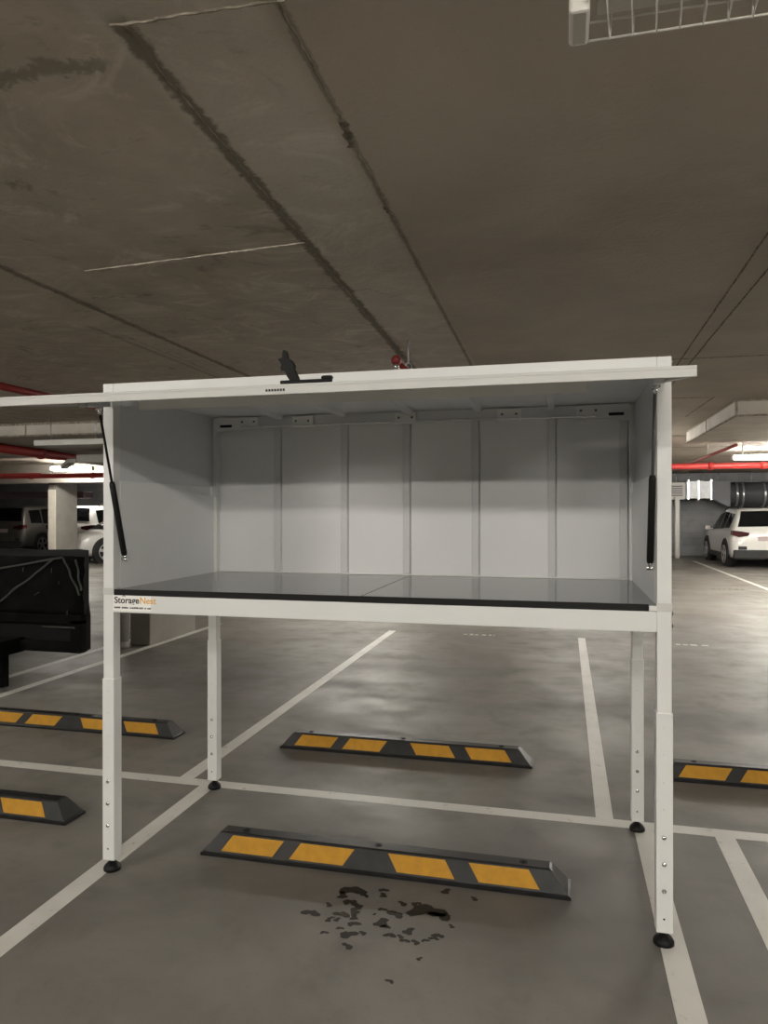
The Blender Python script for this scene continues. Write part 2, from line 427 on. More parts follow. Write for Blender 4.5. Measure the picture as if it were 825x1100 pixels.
for x, y in ((-3.4, 13.5), (12.9, 13.5), (-19.5, 13.4)):
    lit_batten(x, y, M['lens_far'], 'lit fluorescent batten of the far aisle row', FARG)
for x, y in ((-15.5, 19.6), (-7.5, 19.6), (.5, 19.6), (8.4, 19.6)):
    lit_batten(x, y, M['lens_far'], 'lit fluorescent batten close to the back wall', FARG)
for x in (-2.2,):
    lit_batten(x, 8.1, M['lens_far'], 'added lit fluorescent batten hidden behind the cabinet', FARG)
lit_batten(5.8, 2.4, M['lens_far'], 'added lit fluorescent batten over the bay beyond the right edge', FARG)  # unseen, added to brighten the ceiling around the cabinet
lit_batten(-6.6, 1.8, M['lens_far'], 'added lit fluorescent batten over the bay beyond the left edge', FARG)  # unseen counterpart at left, added to lift ceiling and floor light
lit_batten(1.6, 10.6, M['lens_far'], 'added lit fluorescent batten hidden behind the cabinet', FARG)  # added out of sight to light the floor at right
lit_batten(6.5, 15.7, M['lens_far'], 'added lit fluorescent batten over the white SUV beyond the right edge', FARG)  # unseen; put in for a brighter floor around the SUV
lit_batten(5.7, 12.9, M['lens_far'], 'added lit fluorescent batten behind the red main beyond the right edge', FARG)  # extra unseen lamp added for the far floor at right
lit_batten(5.1, 10.9, M['lens_far'], 'added lit fluorescent batten behind the slab panel beyond the right edge', FARG)  # unseen, added for a bright pool on the right floor
for x, y in ((5.2, 8.1), (10.0, 8.1), (5.0, 9.4)):
    dup(bpy.data.objects['ceiling_light'], (x, y, 2.66-.104-.13), None, 'unseen lit fluorescent batten under the slab panel beyond the right edge')  # out of view; some added only to brighten the floor at right
NEARG = 'lit fluorescent battens behind the viewer'
for x, y in ((-3.6, -4.3), (1.2, -4.6), (6.0, -4.3), (-8.4, -4.3), (-1.2, -7.2), (3.6, -7.2), (-6.0, -7.2), (8.4, -7.2)):
    lit_batten(x, y, M['lens_near'], 'lit fluorescent batten behind the viewer', NEARG)
# unlit caged batten overhead
cz = 2.632
cb = tag(empty('caged_light', (1.42, -1.09, cz)), 'unlit white batten light in a wire cage overhead at top right', 'light')
bm = B(); box(bm, -.58, .62, -.05, .05, .08, .145, .006); obj('housing', bm, M['fitting'], cb)
bm = B(); prism(bm, [(-.055, .085), (-.055, .05), (-.03, .034), (.03, .034), (.055, .05), (.055, .085)], 'x', -.57, .6); obj('diffuser', bm, M['lens_off'], cb)
for s in (-.61, .64):
    bm = B(); box(bm, s-.022, s+.022, -.062, .062, -.012, .15, .008); obj('end_cap', bm, M['fitting'], cb)
bm = B()
for yy, zz in ((-.075, .006), (-.085, .055), (.075, .006), (.085, .055)):
    tube(bm, [(-.6, yy, zz), (.63, yy, zz)], .0026, 6)
k = 0
x = -.56
while x < .6:
    tube(bm, [(x, -.095, .10), (x, -.085, .055), (x+.004, -.075, .004), (x+.012, 0, -.006), (x+.02, .075, .004), (x+.024, .085, .055), (x+.024, .095, .10)], .0020, 6)
    x += .05
obj('wire_cage', bm, M['wire'], cb)
for x in (-.4, .45):
    bm = B(); box(bm, x-.03, x+.03, -.03, .03, .143, CEIL-cz, .004); obj('mount', bm, M['fitting'], cb)

# ------------------------------------------------------------------ pipes, ducts
def pipe(pts, r, mat, label, name='sprinkler_pipe', collars=(), hang=()):
    bm = B(); tube(bm, pts, r, 14)
    o = tag(obj(name, bm, mat), label, 'pipe')
    for c, ax in collars:
        bm = B(); c = Vector(c); ax = Vector(ax); tube(bm, [c-ax*.04, c+ax*.04], r*1.28, 14); obj('coupling', bm, mat, o)
    for c in hang:
        bm = B(); tube(bm, [(c[0], c[1], c[2]+r*.6), (c[0], c[1], c[3] if len(c) > 3 else CEIL)], .008, 6); obj('hanger', bm, M['steel'], o)
    return o
pipe([(-24, 12.0, 2.40), (14, 12.0, 2.40)], .058, M['red'], 'long red sprinkler main crossing the whole far aisle',
     collars=[((x, 12.0, 2.40), (1, 0, 0)) for x in (-11.6, -9.9, 3.5, 4.4)], hang=[(x, 12.0, 2.40) for x in (-16, -11, -6, -1, 4.05, 9)])
pipe([(-8.0, 6.4, 2.585), (-8.45, 10.4, 2.57), (-8.5, 11.9, 2.5)], .075, M['darkred'], 'dark red pipe running away below the slab at left',
     collars=[((-8.2, 8.2, 2.578), (-.11, 1, 0))], hang=[(-8.1, 7.3, 2.58, 2.66)])
pipe([(-4.23, 1.6, 2.70), (-4.19, 5.4, 2.70)], .035, M['darkred'], 'dark red pipe under the slab at upper left edge', hang=[(-4.21, 2.6, 2.7)])
pipe([(-4.36, 1.6, 2.74), (-4.32, 5.4, 2.74)], .02, M['darkred'], 'thin dark red pipe beside the upper left pipe', hang=[(-4.34, 2.4, 2.74)])
pipe([(3.36, 9.3, 2.565), (3.25, 12.9, 2.50)], .026, M['darkred'], 'thin red branch pipe slanting over the main at right', hang=[(3.3, 11.2, 2.53)])
pipe([(-10.2, 10.6, 2.36), (-24, 10.4, 2.36)], .03, M['red'], 'slim red pipe below the slab at far left', hang=[(-14, 10.55, 2.36)])
# stub of pipe above the cabinet with a red end cap
sp = pipe([(-.39, 2.34, 2.635), (-.39, 6.1, 2.62)], .020, M['darkred'], 'red capped sprinkler pipe end showing above the cabinet roof',
          collars=(), hang=[(-.365, 2.62, 2.66)])
bm = B(); bmesh.ops.create_uvsphere(bm, u_segments=16, v_segments=10, radius=.038, matrix=Matrix.Translation((-.39, 2.32, 2.640))); obj('end_cap', bm, M['darkred'], sp, True)
bm = B(); tube(bm, [(-.39, 2.31, 2.606), (-.39, 2.31, 2.575)], [.024, .018], 10); obj('sprinkler_head', bm, M['chrome'], sp)
bm = B()
tube(bm, [(-.365+.026*math.cos(a), 2.62, 2.645+.036*math.sin(a)) for a in [i*PI/8 for i in range(17)]], .005, 6, False); obj('clevis_hanger', bm, M['steel'], sp)
# ducts at the left
bm = B(); box(bm, -6.15, -3.6, 5.55, 5.85, 2.44, 2.515, .006)
d1 = tag(obj('cable_tray', bm, M['pale_pvc']), 'pale cable tray under the slab left of the cabinet', 'cable tray')
for i in range(4):
    bm = B(); tube(bm, [(-6.0+.7*i, 5.7, 2.51), (-6.0+.7*i, 5.7, CEIL)], .008, 6); obj('hanger', bm, M['steel'], d1)
bm = B(); box(bm, -7.6, -4.4, 8.35, 8.9, 2.42, 2.56, .008)
d2 = tag(obj('duct', bm, M['pale_pvc']), 'grey rectangular duct behind the cable tray at left', 'duct')
bm = B()
prism(bm, [(-7.9, 8.5), (-7.72, 8.5), (-9.2, 10.2), (-9.38, 10.2)], 'z', 2.43, 2.50); obj('diagonal_branch', bm, M['pale_pvc'], d2)
for i in range(3):
    bm = B(); tube(bm, [(-7.2+1.2*i, 8.6, 2.55), (-7.2+1.2*i, 8.6, 2.67)], .008, 6); obj('hanger', bm, M['steel'], d2)
# ventilation run on the back wall at right
bm = B(); box(bm, 3.6, 4.72, 22.75, 23.7, 1.93, 2.50, .02)
vg = tag(obj('ventilation_grille', bm, M['fitting']), 'white louvred ventilation box at the left end of the duct', 'vent')
bm = B()
for i in range(5): box(bm, 3.75, 4.62, 22.72, 22.76, 2.05+.075*i, 2.085+.075*i)
obj('louvre', bm, M['darksteel'], vg)
bm = B(); box(bm, 4.74, 5.55, 22.8, 23.6, 1.96, 2.54, .01)
vd = tag(obj('silver_duct', bm, M['duct']), 'silver rectangular duct section above the parked white car', 'duct')
bm = B()
for x in (4.78, 5.1, 5.48): box(bm, x, x+.05, 22.76, 23.64, 1.92, 2.58)
obj('flange', bm, M['steel'], vd)
for x in (4.9, 5.35):
    bm = B(); tube(bm, [(x, 23.2, 2.53), (x, 23.2, CEIL)], .012, 6); obj('hanger', bm, M['steel'], vd)
for x in (3.9, 4.5):
    bm = B(); tube(bm, [(x, 23.2, 2.49), (x, 23.2, CEIL)], .012, 6); obj('hanger', bm, M['steel'], vg)
bm = B(); prism(bm, [(5.56, 2.55), (6.1, 2.5), (6.1, 1.66), (5.56, 1.95)], 'y', 22.85, 23.6)
vt = tag(obj('duct_transition', bm, M['darksteel']), 'dark tapered duct piece beside the silver duct section', 'duct')
bm = B(); tube(bm, [(5.8, 23.2, 2.5), (5.8, 23.2, CEIL)], .012, 6); obj('hanger', bm, M['steel'], vt)
vf = tag(empty('round_duct', (6.1, 23.2, 2.1)), 'round silver fan duct running right along the back wall', 'duct')
bm = B(); tube(bm, [(0, 0, 0), (6.5, 0, 0)], .40, 28); obj('barrel', bm, M['darksteel'], vf)
for x in (.18, .36, 1.0, 1.18, 3.2):
    bm = B(); tube(bm, [(x, 0, 0), (x+.06, 0, 0)], .43, 28); obj('collar', bm, M['steel'], vf)
for x in (.7, 2.2, 4.5):
    bm = B(); tube(bm, [(x, 0, .38), (x, 0, .75)], .015, 6); obj('hanger', bm, M['steel'], vf)
bm = B(); box(bm, 4.36, 4.5, 22.5, 22.64, 0, 2.0, .01); 
tag(obj('bollard_post', bm, M['fitting']), 'white post against the grey wall just right of the cabinet', 'post')
# purple-grey tray at the far left with lamps reflected in it
bm = B(); box(bm, -26, -14.6, 18.0, 18.5, 2.0, 2.22, .01)
tag(obj('cable_duct', bm, plain('purple_grey_duct', (.10, .07, .085), .3)), 'dark purple service duct above the grey car at far left', 'duct')

# ------------------------------------------------------------------ wheel stops
SL = 1.62
def wheel_stop():
    e = empty('wheel_stop')
    h, yf, yb = .098, -.075, .075
    bm = B()
    # trapezoid bar: bottom outline, small lip, sloped sides, flat top, sloped ends
    L = SL/2
    rings = [(L, .078, 0.0), (L, .078, .012), (L-.012, .072, .018), (L-.075, .036, h-.006), (L-.085, .030, h)]
    R = []
    for lx, ly, z in rings:
        R.append([bm.verts.new(v) for v in ((-lx, -ly, z), (lx, -ly, z), (lx, ly, z), (-lx, ly, z))])
    for a, b_ in zip(R, R[1:]):
        for k_ in range(4): bm.faces.new((a[k_], a[(k_+1) % 4], b_[(k_+1) % 4], b_[k_]))
    bm.faces.new(R[-1]); bm.faces.new(R[0][::-1])
    obj('bar', bm, M['rubber'], e)
    # slope of the front face
    p0 = Vector((0, -.072, .018)); p1 = Vector((0, -.036, .092)); n = Vector((0, -(p1.z-p0.z), (p1.y-p0.y))).normalized()
    for side in (1, -1):
        for (a, b_, sl) in ((-.690, -.445, .05), (-.365, -.120, .05), (.075, .320, -.05), (.42, .665, -.05)):
            bm = B(); vv = []
            for (x, t, s_) in ((a, .10, 0), (b_, .10, 0), (b_, .93, 1), (a, .93, 1)):
                q = p0.lerp(p1, t); vv.append(Vector((x+sl*s_*.9-sl*.45, q.y, q.z)))
            o1 = [bm.verts.new(Vector((v.x, side*(v+n*.0016).y, (v+n*.0016).z))) for v in vv]
            o2 = [bm.verts.new(Vector((v.x, side*(v-n*.004).y, (v-n*.004).z))) for v in vv]
            bm.faces.new(o1); bm.faces.new(o2[::-1])
            for k_ in range(4): bm.faces.new((o1[k_], o1[(k_+1) % 4], o2[(k_+1) % 4], o2[k_]))
            obj('reflector_panel', bm, M['yellow'], e)
    for x in (-.62, 0.0, .62):
        bm = B(); disc(bm, (x, 0, h-.002), .017, (0, 0, 1), .0035, 14); disc(bm, (x, 0, h), .008, (0, 0, 1), .006, 8, .5)
        obj('bolt_hole', bm, M['void'], e)
    return e
WG = 'black and yellow wheel stops'
w0 = wheel_stop(); w0.location = (-.005, .285, 0); tag(w0, 'black and yellow wheel stop nearest, between the front legs of the cabinet', 'wheel stop', WG)
dup(w0, (-.215, 1.745, 0), 0, 'black and yellow wheel stop in the bay behind the cabinet, between its rear legs')
dup(w0, (-2.60, 1.735, 0), 0, 'black and yellow wheel stop behind the left front leg of the cabinet')
dup(w0, (-2.42, .40, 0), 0, 'black and yellow wheel stop cut off at the left edge, nearer than the cross line')
dup(w0, (2.13, 1.735, 0), 0, 'black and yellow wheel stop at the right edge beside the right front leg')

# ------------------------------------------------------------------ the storage cabinet
CAB = tag(empty('storage_cabinet', (0, 0, 0)), 'tall white steel storage cabinet on four legs with its lid lifted open', 'storage cabinet')
H = 1.124; D = .946; T = 2.10
def bolt(parent, c, ax, r=.009, mat=None, h=.006):
    bm = B(); disc(bm, c, r, ax, h, 12, .5); obj('bolt', bm, mat or M['chrome'], parent)
for (x, y) in ((-H, 0), (H, 0), (-H, D), (H, D)):
    bm = B(); box(bm, x-.025, x+.025, y-.025, y+.025, .70, T if y == 0 else T-.03, .003)
    lg = obj('leg', bm, M['white'], CAB)
    bm = B(); box(bm, x-.0285, x+.0285, y-.0285, y+.0285, .05, .832, .003)
    sl = obj('sleeve', bm, M['white'], lg)
    fy = y-.0285
    for i, z in enumerate((.10, .20, .295, .39, .49, .585, .685, .78)):
        if i == 0: bolt(lg, (x-.002, fy+.004, z), (0, -1, 0), .006, M['void'], .0045)
        elif i < 4: bolt(lg, (x-.002, fy+.002, z), (0, -1, 0), .0085, M['chrome'], .008)
        else: bolt(lg, (x-.002, fy+.004, z), (0, -1, 0), .0045, M['steel'], .0045)
    bm = B(); tube(bm, [(x, y, 0), (x, y, .012), (x, y, .022), (x, y, .034), (x, y, .036)], [.036, .036, .030, .017, .012], 20); tube(bm, [(x, y, .03), (x, y, .055)], .010, 10)
    obj('foot_pad', bm, M['black'], lg)
for z in (1.185, 1.14):
    bolt(CAB, (H+.025, 0, z), (1, 0, 0), .009, M['darksteel'], .009)
bolt(CAB, (H+.0285, 0, .815), (1, 0, 0), .006, M['chrome'], .007)
bolt(CAB, (H+.025, 0, 2.085), (1, 0, 0), .006, M['chrome'], .012)
# rails
def part(name, mat, *b, bev=.002, label=None):
    bm = B(); box(bm, *b, bev); o = obj(name, bm, mat, CAB)
    if label: o['label'] = label
    return o
xi = H-.025
fr = part('front_rail', M['white'], -xi, xi, -.025, .02, 1.118, 1.192)
part('back_rail', M['white'], -xi, xi, D-.02, D+.025, 1.118, 1.192)
for s in (-1, 1):
    part('side_rail', M['white'], min(s*(H-.02), s*(H+.02)), max(s*(H-.02), s*(H+.02)), .025, D-.025, 1.118, 1.192)
part('top_front_rail', M['white'], -xi, xi, -.025, -.002, 2.062, T)
part('top_back_rail', M['side'], -xi, xi, D-.03, D+.025, 2.015, 2.07)
# joint collars on the front posts
for s in (-1, 1):
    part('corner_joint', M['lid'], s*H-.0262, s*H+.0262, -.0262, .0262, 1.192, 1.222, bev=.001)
# shelf
sh = part('shelf', M['shelf'], -xi, xi, -.02, D-.008, 1.193, 1.215, label='dark grey shelf board')
bm = B(); box(bm, -xi+.004, xi-.028, -.028, -.018, 1.192, 1.217, .001); obj('edge_trim', bm, M['black'], sh)['label'] = 'black front edge trim'
bm = B(); box(bm, xi-.026, xi-.001, -.027, -.018, 1.194, 1.212, .001); obj('corner_tab', bm, M['white'], sh)
bm = B(); box(bm, -.001, .0015, -.015, D-.02, 1.2145, 1.2155); obj('board_joint', bm, M['void'], sh)
# back panels
part('back_sheet', M['panel'], -1.099, 1.099, D+.0062, D+.010, 1.20, 2.04, bev=0)
xs = [-1.085, -.715, -.335, .005, .365, .745, 1.085]
for a, b_ in zip(xs, xs[1:]):
    bm = B(); box(bm, a, b_-.004, D-.006, D+.006, 1.215, 2.03, .0012)
    bp = obj('back_panel', bm, M['panel'], CAB)
    bm = B(); box(bm, b_-.042, b_-.006, D-.016, D-.0065, 1.225, 2.025, .003); obj('panel_fold', bm, M['fold'], bp)
part('back_skirting', M['white'], -1.085, 1.085, D-.014, D-.006, 1.2155, 1.224, bev=.001)
for s in (-1, 1):
    a, b_ = sorted((s*1.085, s*1.099))
    part('corner_strip', M['white'], a, b_, D-.045, D+.01, 1.215, 2.06)
# side panels: lower sheet lapping over the upper sheet
for s in (-1, 1):
    a, b_ = sorted((s*1.098, s*1.108)); sp_ = part('side_panel', M['panel'], a, b_, .0255, D-.05, 1.20, 1.685)
    a, b_ = sorted((s*1.113, s*1.122)); part('side_panel', M['side'], a, b_, .0255, D-.03, 1.64, 2.07)
    bm = B(); a, b_ = sorted((s*1.083, s*1.098)); box(bm, a, b_, D-.10, D-.046, 1.635, 1.685, .002); obj('lap_tab', bm, M['panel'], sp_)
# roof
rf = part('roof', M['panel'], -H-.0245, H+.0245, -.001, D+.03, 2.072, 2.088)
for x in (-.72, -.36, 0.0, .36, .72):
    bm = B(); prism(bm, [(x-.022, 2.073), (x-.014, 2.05), (x+.014, 2.05), (x+.022, 2.073)], 'y', .20, D-.03); obj('rib', bm, M['panel'], rf)
# hinge brackets along the top of the back wall
for x in (-.58, -.015, .515):
    bm = B(); box(bm, x-.058, x+.058, D-.055, D-.03, 2.005, 2.062, .002); hb = obj('hinge_bracket', bm, M['white'], CAB)
    for dx in (-.035, .035): bolt(hb, (x+dx, D-.055, 2.035), (0, -1, 0), .006, M['darksteel'], .003)
for s in (-1, 1):
    bm = B(); prism(bm, [(s*1.085, 2.07), (s*1.085, 1.985), (s*.97, 2.0), (s*.84, 2.01), (s*.84, 2.062)], 'y', D-.052, D-.032)
    cbk = obj('hinge_bracket', bm, M['white'], CAB); cbk['label'] = 'long corner hinge bracket'
    bm = B(); a, b_ = sorted((s*1.06, s*.99)); box(bm, a, b_, D-.0545, D-.05, 2.012, 2.026); obj('slot', bm, M['void'], cbk)
    for dx in (.86, .93): bolt(cbk, (s*dx, D-.052, 2.04), (0, -1, 0), .006, M['darksteel'], .003)
part('torsion_bar', M['chrome'], -.93, .93, D-.062, D-.054, 2.006, 2.014)

# lid: hinged under the roof, sloping down a little to its front edge
LA = math.atan(.145)
def lid_pt(x, s, n):
    return Vector((x, -.652 + s*math.cos(LA) - n*math.sin(LA), 1.914 + s*math.sin(LA) + n*math.cos(LA)))
def lid_box(bm, x0, x1, s0, s1, n0, n1, bev=.002):
    tmp = B(); box(tmp, x0, x1, s0, s1, n0, n1, bev)
    vm = {}
    for v in tmp.verts: vm[v] = bm.verts.new(lid_pt(*v.co))
    for f in tmp.faces: bm.faces.new([vm[v] for v in f.verts])
    tmp.free()
LW = 1.127
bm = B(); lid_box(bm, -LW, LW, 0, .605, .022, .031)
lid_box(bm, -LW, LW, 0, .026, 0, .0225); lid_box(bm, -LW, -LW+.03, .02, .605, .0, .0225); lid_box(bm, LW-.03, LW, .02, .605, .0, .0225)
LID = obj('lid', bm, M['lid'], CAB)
bm = B(); lid_box(bm, -1.075, 1.075, .59, .84, .016, .026); obj('inner_leaf', bm, M['panel'], LID)
bm = B(); lid_box(bm, -.93, .86, .56, .60, -.024, .023); obj('stiffener_rail', bm, M['white'], LID)
for x in (-.6, -.2, .2, .6):
    bm = B(); lid_box(bm, x-.02, x+.02, .03, .56, .010, .0235); obj('underside_rib', bm, M['white'], LID)
for s in (-1, 1):
    bm = B(); a, b_ = sorted((s*1.06, s*1.098)); lid_box(bm, a, b_, .40, .56, -.006, .02); obj('strut_plate', bm, M['steel'], LID)
# swing-handle latch lying on the lid near its front edge
bm = B(); lid_box(bm, -.080, .085, .004, .030, .0305, .0425, .004); lid_box(bm, .055, .088, .002, .032, .038, .052, .006)
lt = obj('latch', bm, M['black'], LID); lt['label'] = 'black swing handle latch'
lv = B()
prof = [(-0.0585, 0.0), (-0.034, 0.0015), (-0.0386, 0.0169), (-0.0493, 0.0414), (-0.0478, 0.0522), (-0.0554, 0.066), (-0.0677, 0.0752), (-0.0693, 0.0906), (-0.0739, 0.0998), (-0.08, 0.1004), (-0.084, 0.0936), (-0.0846, 0.0783), (-0.0969, 0.0767), (-0.0984, 0.0706), (-0.0923, 0.0645), (-0.0892, 0.0553), (-0.0932, 0.0476), (-0.0907, 0.0399), (-0.08, 0.0368), (-0.0723, 0.02)]
tmp = []
for n0 in (.008, .026): tmp.append([lv.verts.new(lid_pt(px+.016, n0, .034+pz)) for px, pz in prof])
lv.faces.new(tmp[0]); lv.faces.new(tmp[1][::-1])
for i in range(len(prof)):
    j = (i+1) % len(prof); lv.faces.new((tmp[0][i], tmp[0][j], tmp[1][j], tmp[1][i]))
obj('handle', lv, M['black'], LID)
# small label and key plate on the lid's front edge
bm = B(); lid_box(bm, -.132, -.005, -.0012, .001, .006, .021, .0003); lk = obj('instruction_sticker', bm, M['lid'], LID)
bm = B()
for i in range(7): lid_box(bm, -.126+.0095*i, -.119+.0095*i, -.0020, -.001, .010, .0175, .0002)
obj('sticker_print', bm, M['ink'], LID)
# gas struts
for s in (-1, 1):
    p0 = Vector((s*1.082, .035, 1.342)); p1 = Vector((s*1.079, -.150, 1.972))
    d = p1-p0; m_ = p0 + d*.53
    bm = B(); tube(bm, [p0+d*.03, p0+d*.045, m_-d*.02, m_], [.010, .0125, .0125, .009], 14); gs = obj('gas_strut', bm, M['black'], CAB)
    bm = B(); tube(bm, [m_-d*.02, p1-d*.03], .0055, 10); obj('piston_rod', bm, M['black'] if s < 0 else M['darksteel'], gs)
    for q, nm in ((p0, 0), (p1, 1)):
        bm = B(); tube(bm, [q-Vector((s*.012, 0, 0)), q+Vector((s*(.030 if nm == 0 else .016), 0, 0))], .007, 10); tube(bm, [q, q+d*(.035 if nm == 0 else -.035)], .007, 10); obj('end_fitting', bm, M['chrome'], gs)

# brand sticker on the front rail
bm = B(); box(bm, -1.100, -.918, -.0262, -.0250, 1.126, 1.196)
st = obj('brand_sticker', bm, M['sticker'], CAB); st['label'] = 'white printed sticker'
def text(body, size, x, z, mat, parent, name, y=-.0263, sx=1.0, bold=.0):
    cu = bpy.data.curves.new(name, 'FONT'); cu.body = body; cu.size = size; cu.extrude = .0004; cu.offset = bold
    t = bpy.data.objects.new(name, cu); COL.objects.link(t)
    bpy.context.view_layer.update()
    me = bpy.data.meshes.new_from_object(t.evaluated_get(bpy.context.evaluated_depsgraph_get()))
    COL.objects.unlink(t); bpy.data.objects.remove(t)
    w = max(v.co.x for v in me.vertices)
    for v in me.vertices: v.co = Vector((x + v.co.x*sx, y - v.co.z, z + v.co.y))
    me.materials.clear(); me.materials.append(mat)
    o = bpy.data.objects.new(name, me); COL.objects.link(o); o.parent = parent
    return w*sx
w = text('Storage', .038, -1.094, 1.159, M['ink'], st, 'lettering', sx=1.03, bold=.0008)
text('Nest', .038, -1.094+w+.002, 1.159, M['orange'], st, 'lettering', sx=1.03, bold=.0006)
bm = B(); prism(bm, [(-1.0565, 1.187), (-1.0475, 1.193), (-1.0385, 1.187), (-1.0405, 1.186), (-1.0475, 1.190), (-1.0545, 1.186)], 'y', -.0268, -.0262); obj('roof_mark', bm, M['ink'], st)
bm = B(); rnd = random.Random(5); x = -1.094
while x < -.925:
    w_ = rnd.uniform(.003, .008); box(bm, x, x+w_, -.0267, -.0262, 1.136, 1.1415+rnd.uniform(0, .002)); x += w_+rnd.choice((.0015, .0015, .002, .007))
obj('small_print', bm, M['ink'], st)

# ------------------------------------------------------------------ black tarp-wrapped stillage at the left
BN = tag(empty('stillage', (-4.4, 3.2, 0)), 'black tarp-wrapped steel stillage with diagonal straps at the left edge', 'stillage')
def bpart(name, bm, mat):
    for v in bm.verts: v.co -= Vector((-4.4, 3.2, 0))
    return obj(name, bm, mat, BN)
bm = B()
# wrapped load: slightly sagging top, lumpy front
nx, nz = 14, 8
def bin_front(x, z): return 2.75 + .012*math.sin(x*9+z*7) + .008*math.sin(z*23+x*3)
def bin_top(x): return 1.165 + .012*math.sin((x+3.3)*2.2) - .012*max(0, (x+3.42)/.12)
gx = [-5.5+(2.2*i/nx) for i in range(nx+1)]
F_ = [[bm.verts.new((x, bin_front(x, t), .62+(bin_top(x)-.62)*t)) for t in [j/nz for j in range(nz+1)]] for x in gx]
def bin_back(x): return -5.5+(x+5.5)*1.52/2.2
K_ = [[bm.verts.new((bin_back(x), 3.75, .62+(bin_top(x)-.62)*t)) for t in [j/nz for j in range(nz+1)]] for x in gx]
for G, fl in ((F_, 0), (K_, 1)):
    for i in range(nx):
        for j in range(nz):
            q = (G[i][j], G[i+1][j], G[i+1][j+1], G[i][j+1]); bm.faces.new(q[::-1] if fl else q).smooth = True
for i in range(nx):
    bm.faces.new((F_[i][nz], F_[i+1][nz], K_[i+1][nz], K_[i][nz])); bm.faces.new((F_[i+1][0], F_[i][0], K_[i][0], K_[i+1][0]))
for j in range(nz):
    bm.faces.new((F_[nx][j], K_[nx][j], K_[nx][j+1], F_[nx][j+1])); bm.faces.new((K_[0][j], F_[0][j], F_[0][j+1], K_[0][j+1]))
bpart('tarpaulin', bm, M['tarp'])
# lower steel frame with fork pocket
bm = B()
box(bm, -5.5, -3.31, 2.72, 2.80, .56, .64, .006); box(bm, -3.42, -3.31, 2.72, 2.80, .31, .60, .006)
box(bm, -5.5, -3.95, 2.40, 2.80, .29, .42, .008)
prism(bm, [(-3.40, 2.76), (-3.31, 2.76), (-3.37, 2.94), (-3.98, 3.75), (-4.10, 3.75), (-3.46, 2.94)], 'z', .31, .62); box(bm, -5.5, -4.0, 3.66, 3.75, .31, .64, .006)
box(bm, -3.96, -3.32, 2.73, 2.79, .31, .40, .006); 
bpart('base_frame', bm, M['tarp'])
bm = B(); box(bm, -5.5, -3.40, 2.84, 2.88, .31, .60); bpart('fork_pocket', bm, M['void'])
bm = B(); box(bm, -3.70, -3.37, 2.712, 2.722, .528, .540); bpart('frame_rod', bm, M['strap'])
for xx, yy in ((-4.055, 2.63), (-5.44, 2.44), (-5.44, 3.7)):
    bm = B(); box(bm, xx-.05, xx+.05, yy-.04, yy+.04, 0, .32, .006); bpart('leg', bm, M['tarp'])
def strap(a, b_):
    bm = B(); n = 12; w_ = .008; d = Vector((b_[0]-a[0], 0, b_[1]-a[1])).normalized(); s_ = Vector((-d.z, 0, d.x))
    prev = None
    for i in range(n+1):
        t = i/n; x = a[0]+(b_[0]-a[0])*t; z = a[1]+(b_[1]-a[1])*t
        c = Vector((x, bin_front(x, max(0, min(1, (z-.62)/.54)))-.013, z))
        cur = [bm.verts.new(c+s_*w_), bm.verts.new(c-s_*w_), bm.verts.new(c-s_*w_+Vector((0, .012, 0))), bm.verts.new(c+s_*w_+Vector((0, .012, 0)))]
        if prev:
            for k_ in range(4): bm.faces.new((prev[k_], prev[(k_+1) % 4], cur[(k_+1) % 4], cur[k_]))
        prev = cur
    bpart('strap', bm, M['strap'])
strap((-5.0, .90), (-3.51, 1.148)); strap((-5.0, .30+.33), (-4.17, .74)); strap((-4.17, .74), (-3.60, 1.13)); strap((-3.50, 1.14), (-3.325, .82)); strap((-3.38, 1.13), (-3.312, .86))
bm = B(); rnd = random.Random(11)
for x, z, a in ((-3.93, 1.03, 1.4), (-3.62, 1.03, 1.5), (-3.78, .82, .5), (-3.98, .58, .1), (-3.47, .66, 1.5), (-3.55, .93, 1.3)):
    y = bin_front(x, (z-.62)/.54)-.004; l = rnd.uniform(.012, .03)
    dx, dz = l*math.cos(a), l*math.sin(a); nx_, nz_ = -.003*math.sin(a), .003*math.cos(a)
    poly = [(x-dx-nx_, z-dz-nz_), (x+dx-nx_, z+dz-nz_), (x+dx+nx_, z+dz+nz_), (x-dx+nx_, z-dz+nz_)]
    prism(bm, poly, 'y', y-.001, y+.01)
bpart('scuff_mark', bm, M['strap'])

# ------------------------------------------------------------------ parked cars
SUV = [(0, .42, .62, .70, .72, .66), (.05, .30, .90, .98, .85, .78), (.13, .25, 1.0, 1.08, .89, .80), (.30, .23, 1.03, 1.34, .90, .70), (.48, .22, 1.03, 1.57, .90, .62),
       (.9, .22, 1.02, 1.615, .90, .62), (1.9, .22, .99, 1.63, .90, .62), (2.5, .22, .97, 1.56, .90, .62), (2.95, .22, .96, 1.28, .90, .69), (3.3, .22, .955, 1.03, .90, .77),
       (3.95, .24, .89, .95, .87, .72), (4.22, .28, .74, .82, .80, .66), (4.33, .40, .60, .66, .68, .58)]
WAGON = [(0, .46, .66, .74, .76, .70), (.04, .32, .96, 1.04, .88, .82), (.10, .26, 1.06, 1.14, .91, .84), (.22, .24, 1.08, 1.50, .92, .74), (.34, .24, 1.08, 1.72, .92, .70),
         (.9, .24, 1.07, 1.76, .92, .70), (2.1, .24, 1.05, 1.77, .92, .70), (2.8, .24, 1.03, 1.70, .92, .69), (3.25, .24, 1.02, 1.36, .92, .75), (3.55, .24, 1.01, 1.10, .92, .80),
         (4.4, .26, .96, 1.02, .90, .76), (4.7, .30, .80, .88, .84, .70), (4.8, .42, .64, .70, .72, .62)]
